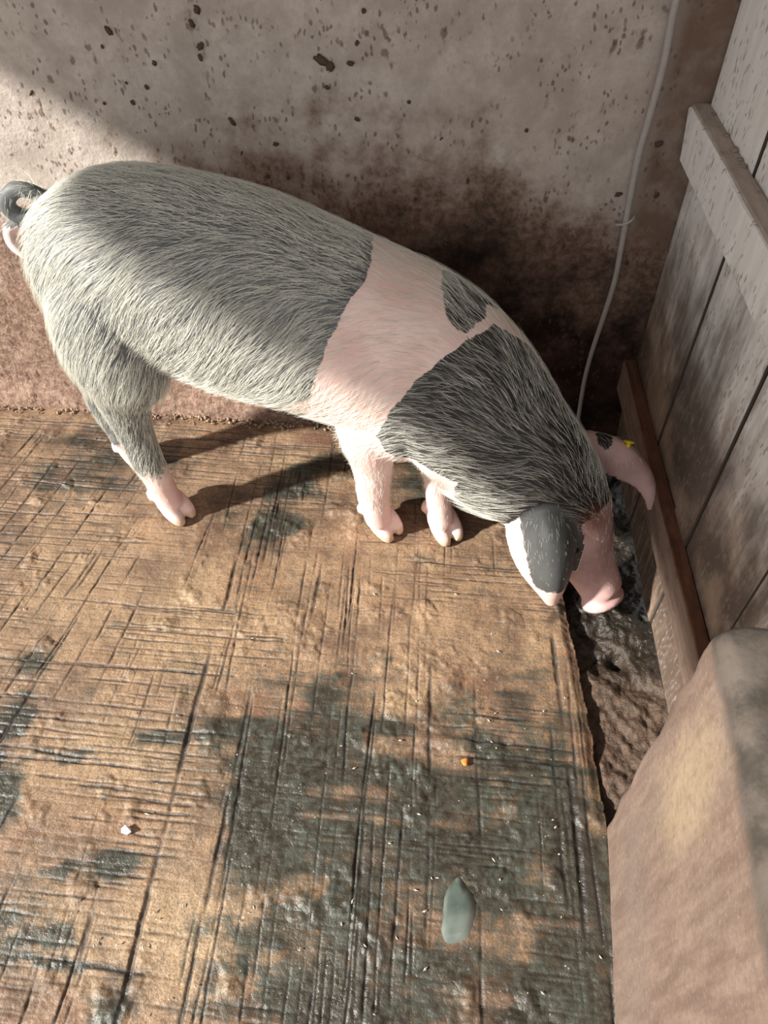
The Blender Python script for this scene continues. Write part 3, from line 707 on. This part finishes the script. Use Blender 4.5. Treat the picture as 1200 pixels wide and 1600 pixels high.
def build_pig():
    skin, bristle = pig_materials()
    ORG = np.array((-.35, 1.42, 0))
    V, F = pig_raw()
    me = bpy.data.meshes.new('pig_draft'); me.from_pydata(((V-ORG)*K).tolist(), [], F)
    bm = bmesh.new(); bm.from_mesh(me); bmesh.ops.recalc_face_normals(bm, faces=bm.faces); bm.to_mesh(me); bm.free()
    ob = bpy.data.objects.new('pig', me); COL.objects.link(ob)
    md = ob.modifiers.new('r', 'REMESH'); md.mode = 'VOXEL'; md.voxel_size = .0046
    dg = bpy.context.evaluated_depsgraph_get(); em = bpy.data.meshes.new_from_object(ob.evaluated_get(dg)); ob.modifiers.clear(); ob.data = em; em.name = 'pig'
    bpy.data.meshes.remove(me)
    n = len(em.vertices); co = np.zeros(n*3); em.vertices.foreach_get('co', co); co = co.reshape(-1, 3)/K+ORG
    ne = len(em.edges); ed = np.zeros(ne*2, int); em.edges.foreach_get('vertices', ed); ed = ed.reshape(-1, 2)
    SP = catmull(SPINE, 8); d, si = nearest(co, SP[:, :3])
    en, ein = ear_sheet(EAR_NEAR); ef, eif = ear_sheet(EAR_FAR)
    d1, i1 = nearest(co, en); d2, i2 = nearest(co, ef)
    onear1 = d1 < .016; onear2 = d2 < .016
    # smooth the joins; ears, feet, tail and snout keep their shape
    w = np.ones(n); thin = np.minimum(d1, d2); w *= sstep(.015, .05, thin); w *= sstep(.10, .30, co[:, 2]); w *= sstep(-.945, -.87, co[:, 0]+.0*co[:, 2])*.97+.03
    w = np.where((co[:, 0] < -.84) & (co[:, 2] < .72), np.maximum(w, sstep(.10, .30, co[:, 2])), w)
    w = np.maximum(w, .10); w = np.where((co[:, 2] < .13) | onear1 | onear2, .05, w)
    deg = np.bincount(ed.ravel(), minlength=n)[:, None]
    for it in range(70):
        acc = np.zeros((n, 3))
        for k in range(3):
            acc[:, k] = np.bincount(ed[:, 0], co[ed[:, 1], k], n)+np.bincount(ed[:, 1], co[ed[:, 0], k], n)
        f = .55 if it % 2 == 0 else -.30
        wt = w if it > 10 else np.maximum(w, .25)
        co = co+(acc/deg-co)*(f*wt)[:, None]
    em.vertices.foreach_set('co', ((co-ORG)*K).astype(np.float32).ravel()); em.update(); em.shade_smooth()
    x, y, z = co.T
    # coat: positive where dark
    xb = np.interp(z, [.40, .52, .574, .645, .736, .80, .826, .85], [-.45, -.36, -.275, -.255, -.217, -.177, -.140, -.134])
    f1 = np.minimum(xb-x, (np.where(y > 1.5, z-.11, z-.20)+(x+.78)*.15*(y < 1.5))*.22)
    xf = np.interp(z, [.36, .392, .417, .476, .568, .647, .69, .702, .716, .73, .744, .771], [-.06, -.08, -.111, -.127, -.091, -.035, .019, .052, .075, .050, .030, .015])
    f2 = x-xf
    f2 = np.minimum(f2, np.maximum(z-.392, x-.062-.07*sstep(.27, .21, z)))
    notch = np.minimum(np.minimum(seg_dist(co, (.08, 1.312, .717), (.14, 1.385, .715))-.010, seg_dist(co, (.14, 1.40, .70), (.20, 1.415, .655))-.034), seg_dist(co, (.17, 1.44, .65), (.20, 1.43, .60))-.05)
    f2 = np.minimum(f2, notch)
    q = co@np.array((.5, -.42, -.76)); head = x > .24
    f2 = np.where(head, np.minimum(f2, -.548-q), f2)
    f1 = np.where((x < -.955) & (z < .835) & (z > .70), -.01, f1)
    coat = np.maximum(f1, f2)
    u1, v1 = ein[i1].T; u2, v2 = eif[i2].T
    e1 = np.minimum((.17*(v1-(.12+.16*u1)))+.0, .25*(.80-u1+.0*v1)); coat = np.where(onear1 & (u1 > .12), e1, coat)  # ear's dark spills onto the cheek, kept as painted shade by the eye
    blob = .030-np.linalg.norm(co-np.array((.425, 1.335, .385)), axis=1); coat = np.where(onear2, blob, coat)
    slate = sstep(.05, -.25, x)*1.0+.42*sstep(.30, .05, z-0*x)*0; slate = np.where(onear1, .55, slate); slate = np.clip(slate+.10*sstep(.62, .45, z)*(x < .25), 0, 1)
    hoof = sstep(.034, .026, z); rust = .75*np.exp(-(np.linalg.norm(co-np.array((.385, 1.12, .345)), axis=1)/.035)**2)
    ruddy_shade = np.where(onear2, .75, np.where(onear1, .0, sstep(.24, .30, x)*sstep(.42, .34, z)))  # redder skin on face and far ear, darkened to paint in shade
    ruddy_shade = np.maximum(ruddy_shade, .7*sstep(-.02, .02, x)*sstep(.12, .22, z)*sstep(.40, .34, z)*(x < .12))  # upper far foreleg toned down the same way
    for k, a in dict(ruddy_shade=ruddy_shade, coat=coat, slate=slate, hoof=hoof, rust=rust).items():
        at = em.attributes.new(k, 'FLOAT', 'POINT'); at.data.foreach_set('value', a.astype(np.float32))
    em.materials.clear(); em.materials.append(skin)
    ob.location = Vector(ORG)*K
    tag(ob, 'slate grey and black pig with a pink saddle, its nose down in the mud', 'pig')
    # ---- bristles
    em.calc_loop_triangles(); nt = len(em.loop_triangles); T = np.zeros(nt*3, int); em.loop_triangles.foreach_get('vertices', T); T = T.reshape(-1, 3)
    N = np.zeros(n*3); em.vertices.foreach_get('normal', N); N = N.reshape(-1, 3)
    A = np.linalg.norm(np.cross(co[T[:, 1]]-co[T[:, 0]], co[T[:, 2]]-co[T[:, 0]]), axis=1)/2
    cen = co[T].mean(1); dens = np.ones(nt)
    tn1 = onear1[T].any(1); tn2 = onear2[T].any(1)
    nz = N[T].mean(1)[:, 2]
    mz = cen@np.array((.5, -.42, -.76))
    dens *= np.where(cen[:, 2] < .14, .15, 1); dens *= np.where(tn1 | tn2, .35, 1); dens *= np.where((cen[:, 0] > .24) & (mz > -.52), .30, 1); dens *= np.where((cen[:, 0] > .30) & (cen[:, 2] < .12), .05, 1)
    dens *= np.where((cen[:, 0] < -.905) & (cen[:, 2] > .75), .12, 1); dens *= np.where(coat[T].mean(1) < 0, .50, 1)*np.where((coat[T].mean(1) > 0) & (cen[:, 0] > -.15), .36+.55*sstep(.80, .95, nz), .80)
    dens *= np.where((cen[:, 2] < .05), 0, 1); dens *= np.where((cen[:, 1] > 1.55), .6, 1)
    g = np.random.default_rng(3); CNT = 42000
    p = A*dens; pick = g.choice(nt, CNT, p=p/p.sum())
    r1 = np.sqrt(g.random(CNT))[:, None]; r2 = g.random(CNT)[:, None]
    w0, w1, w2 = 1-r1, r1*(1-r2), r1*r2
    root = co[T[pick, 0]]*w0+co[T[pick, 1]]*w1+co[T[pick, 2]]*w2; nor = N[T[pick, 0]]*w0+N[T[pick, 1]]*w1+N[T[pick, 2]]*w2; nor /= np.linalg.norm(nor, axis=1)[:, None]
    TS = np.gradient(SP[:, :3], axis=0); TS /= np.linalg.norm(TS, axis=1)[:, None]
    tan = TS[si[T[pick, 0]]]
    side = 1-np.abs(nor[:, 2]); leg = sstep(.46, .36, root[:, 2])*(root[:, 0] < .06)
    leg = np.maximum(leg, sstep(.60, .50, root[:, 2])*sstep(-.62, -.70, root[:, 0]))
    downk = .15+1.05*side*sstep(.1, -.5, root[:, 0])+.35*side
    fl = -tan+np.array((0, 0, -1.))*downk[:, None]
    legdir = np.array((-.35, 0, -1.)); fl = fl*(1-leg)[:, None]+legdir*leg[:, None]
    ear_any = (tn1 | tn2)[pick]; fl[ear_any] = np.array((.3, -.5, -.8))
    hd = (root[:, 0] > .25) & ~ear_any; fl[hd] = fl[hd]*.6+np.array((-.3, .25, .1))
    # gentle waves so that tufts form
    wv = np.stack([np.sin(root[:, 1]*31+root[:, 2]*23)+np.sin(root[:, 0]*37), np.sin(root[:, 0]*29-root[:, 2]*17), np.sin(root[:, 0]*41+root[:, 1]*13)+np.sin(root[:, 2]*47)], 1)
    fl = fl+.13*wv+g.normal(0, .13, (CNT, 3))
    fl -= nor*(fl*nor).sum(1)[:, None]; fl /= np.linalg.norm(fl, axis=1)[:, None]
    spine_top = sstep(.75, .97, nor[:, 2])*sstep(-.25, .12, root[:, 0])
    L = .056*g.uniform(.55, 1.25, CNT); L *= np.where(leg > .5, .55, 1); L *= np.where(ear_any, .35, 1); L *= np.where((root[:, 0] > .24) & (root[:, 2] < .36), .45, 1); L *= 1+.45*spine_top; L *= np.where(root[:, 2] < .2, .6, 1); L *= np.where((root[:, 0] < -.89) & (root[:, 2] > .74), .35, 1)
    L = np.where(coat[T[pick, 0]] < 0, L*.85, L)
    lift = np.where(ear_any, .15, .24)+.18*spine_top+g.uniform(-.05, .12, CNT)
    NP = 5; tt = np.linspace(0, 1, NP)[None, :, None]
    bend = np.cross(nor, fl)*g.normal(0, .10, CNT)[:, None]
    pts = root[:, None]+fl[:, None]*L[:, None, None]*tt+nor[:, None]*(L*lift)[:, None, None]*(tt-.65*tt**2)+bend[:, None]*L[:, None, None]*tt**2+np.array((0, 0, -.10))*L[:, None, None]*tt**2
    hc = bpy.data.hair_curves.new('bristles'); hc.add_curves([NP]*CNT)
    hc.attributes['position'].data.foreach_set('vector', ((pts-ORG)*K).astype(np.float32).ravel())
    ra = hc.attributes.get('radius') or hc.attributes.new('radius', 'FLOAT', 'POINT')
    rad = (np.array([1, .95, .8, .55, .12])[None]*(g.uniform(.00012, .00026, CNT)*np.where((root[:, 0] > -.12) & (coat[T[pick, 0]] > 0), .72, 1))[:, None])
    ra.data.foreach_set('value', rad.astype(np.float32).ravel())
    hc.materials.append(bristle)
    ho = bpy.data.objects.new('bristles', hc); COL.objects.link(ho); ho.parent = ob; ho['kind'] = 'stuff'; ho['label'] = 'coarse cream bristles'
    # ---- eyes
    eye_m = Mat('dark_eye', .1, .6); eye_m.color((.012, .008, .006))
    hdir = unit((.5, -.42, -.76)); lat = unit(np.cross(hdir, (0, 0, 1))); upv = np.cross(lat, hdir)
    for sg in (-1, 1):
        c = np.array((.362, 1.168, .235))+lat*sg*-.085+upv*.055+hdir*-.0
        tt_ = [np.linalg.norm(co-c, axis=1).argmin()][0]; c = co[tt_]-N[tt_]*.006
        V, F = [], []; ellipsoid(V, F, tuple(c), (.0125, .0125, .0125))
        mesh_obj('eye', V, F, eye_m.m, ob, True, loc=tuple(c))
    # ---- ear tag on the far ear
    k = np.where(onear2)[0]; kk = k[np.linalg.norm(co[k]-np.array((.488, 1.325, .40)), axis=1).argmin()]; c = co[kk]; nn = unit((.15, .55, .8))
    a = unit(np.cross(nn, (0, 0, 1))); b = np.cross(nn, a); V, F = [], []
    loft(V, F, [(c-nn*.004, a*.006, b*.006), (c+nn*.006, a*.006, b*.006), (c+nn*.007, a*.012, b*.012), (c+nn*.008, a*.0135, b*.0135), (c+nn*.011, a*.0135, b*.0135), (c+nn*.012, a*.012, b*.012)], 16)
    t = mesh_obj('ear_tag', V, F, plain('yellow_plastic', (.75, .58, .02), .4, .5), ob, False, loc=tuple(c)); t['label'] = 'yellow plastic button tag on the far ear'
build_pig()
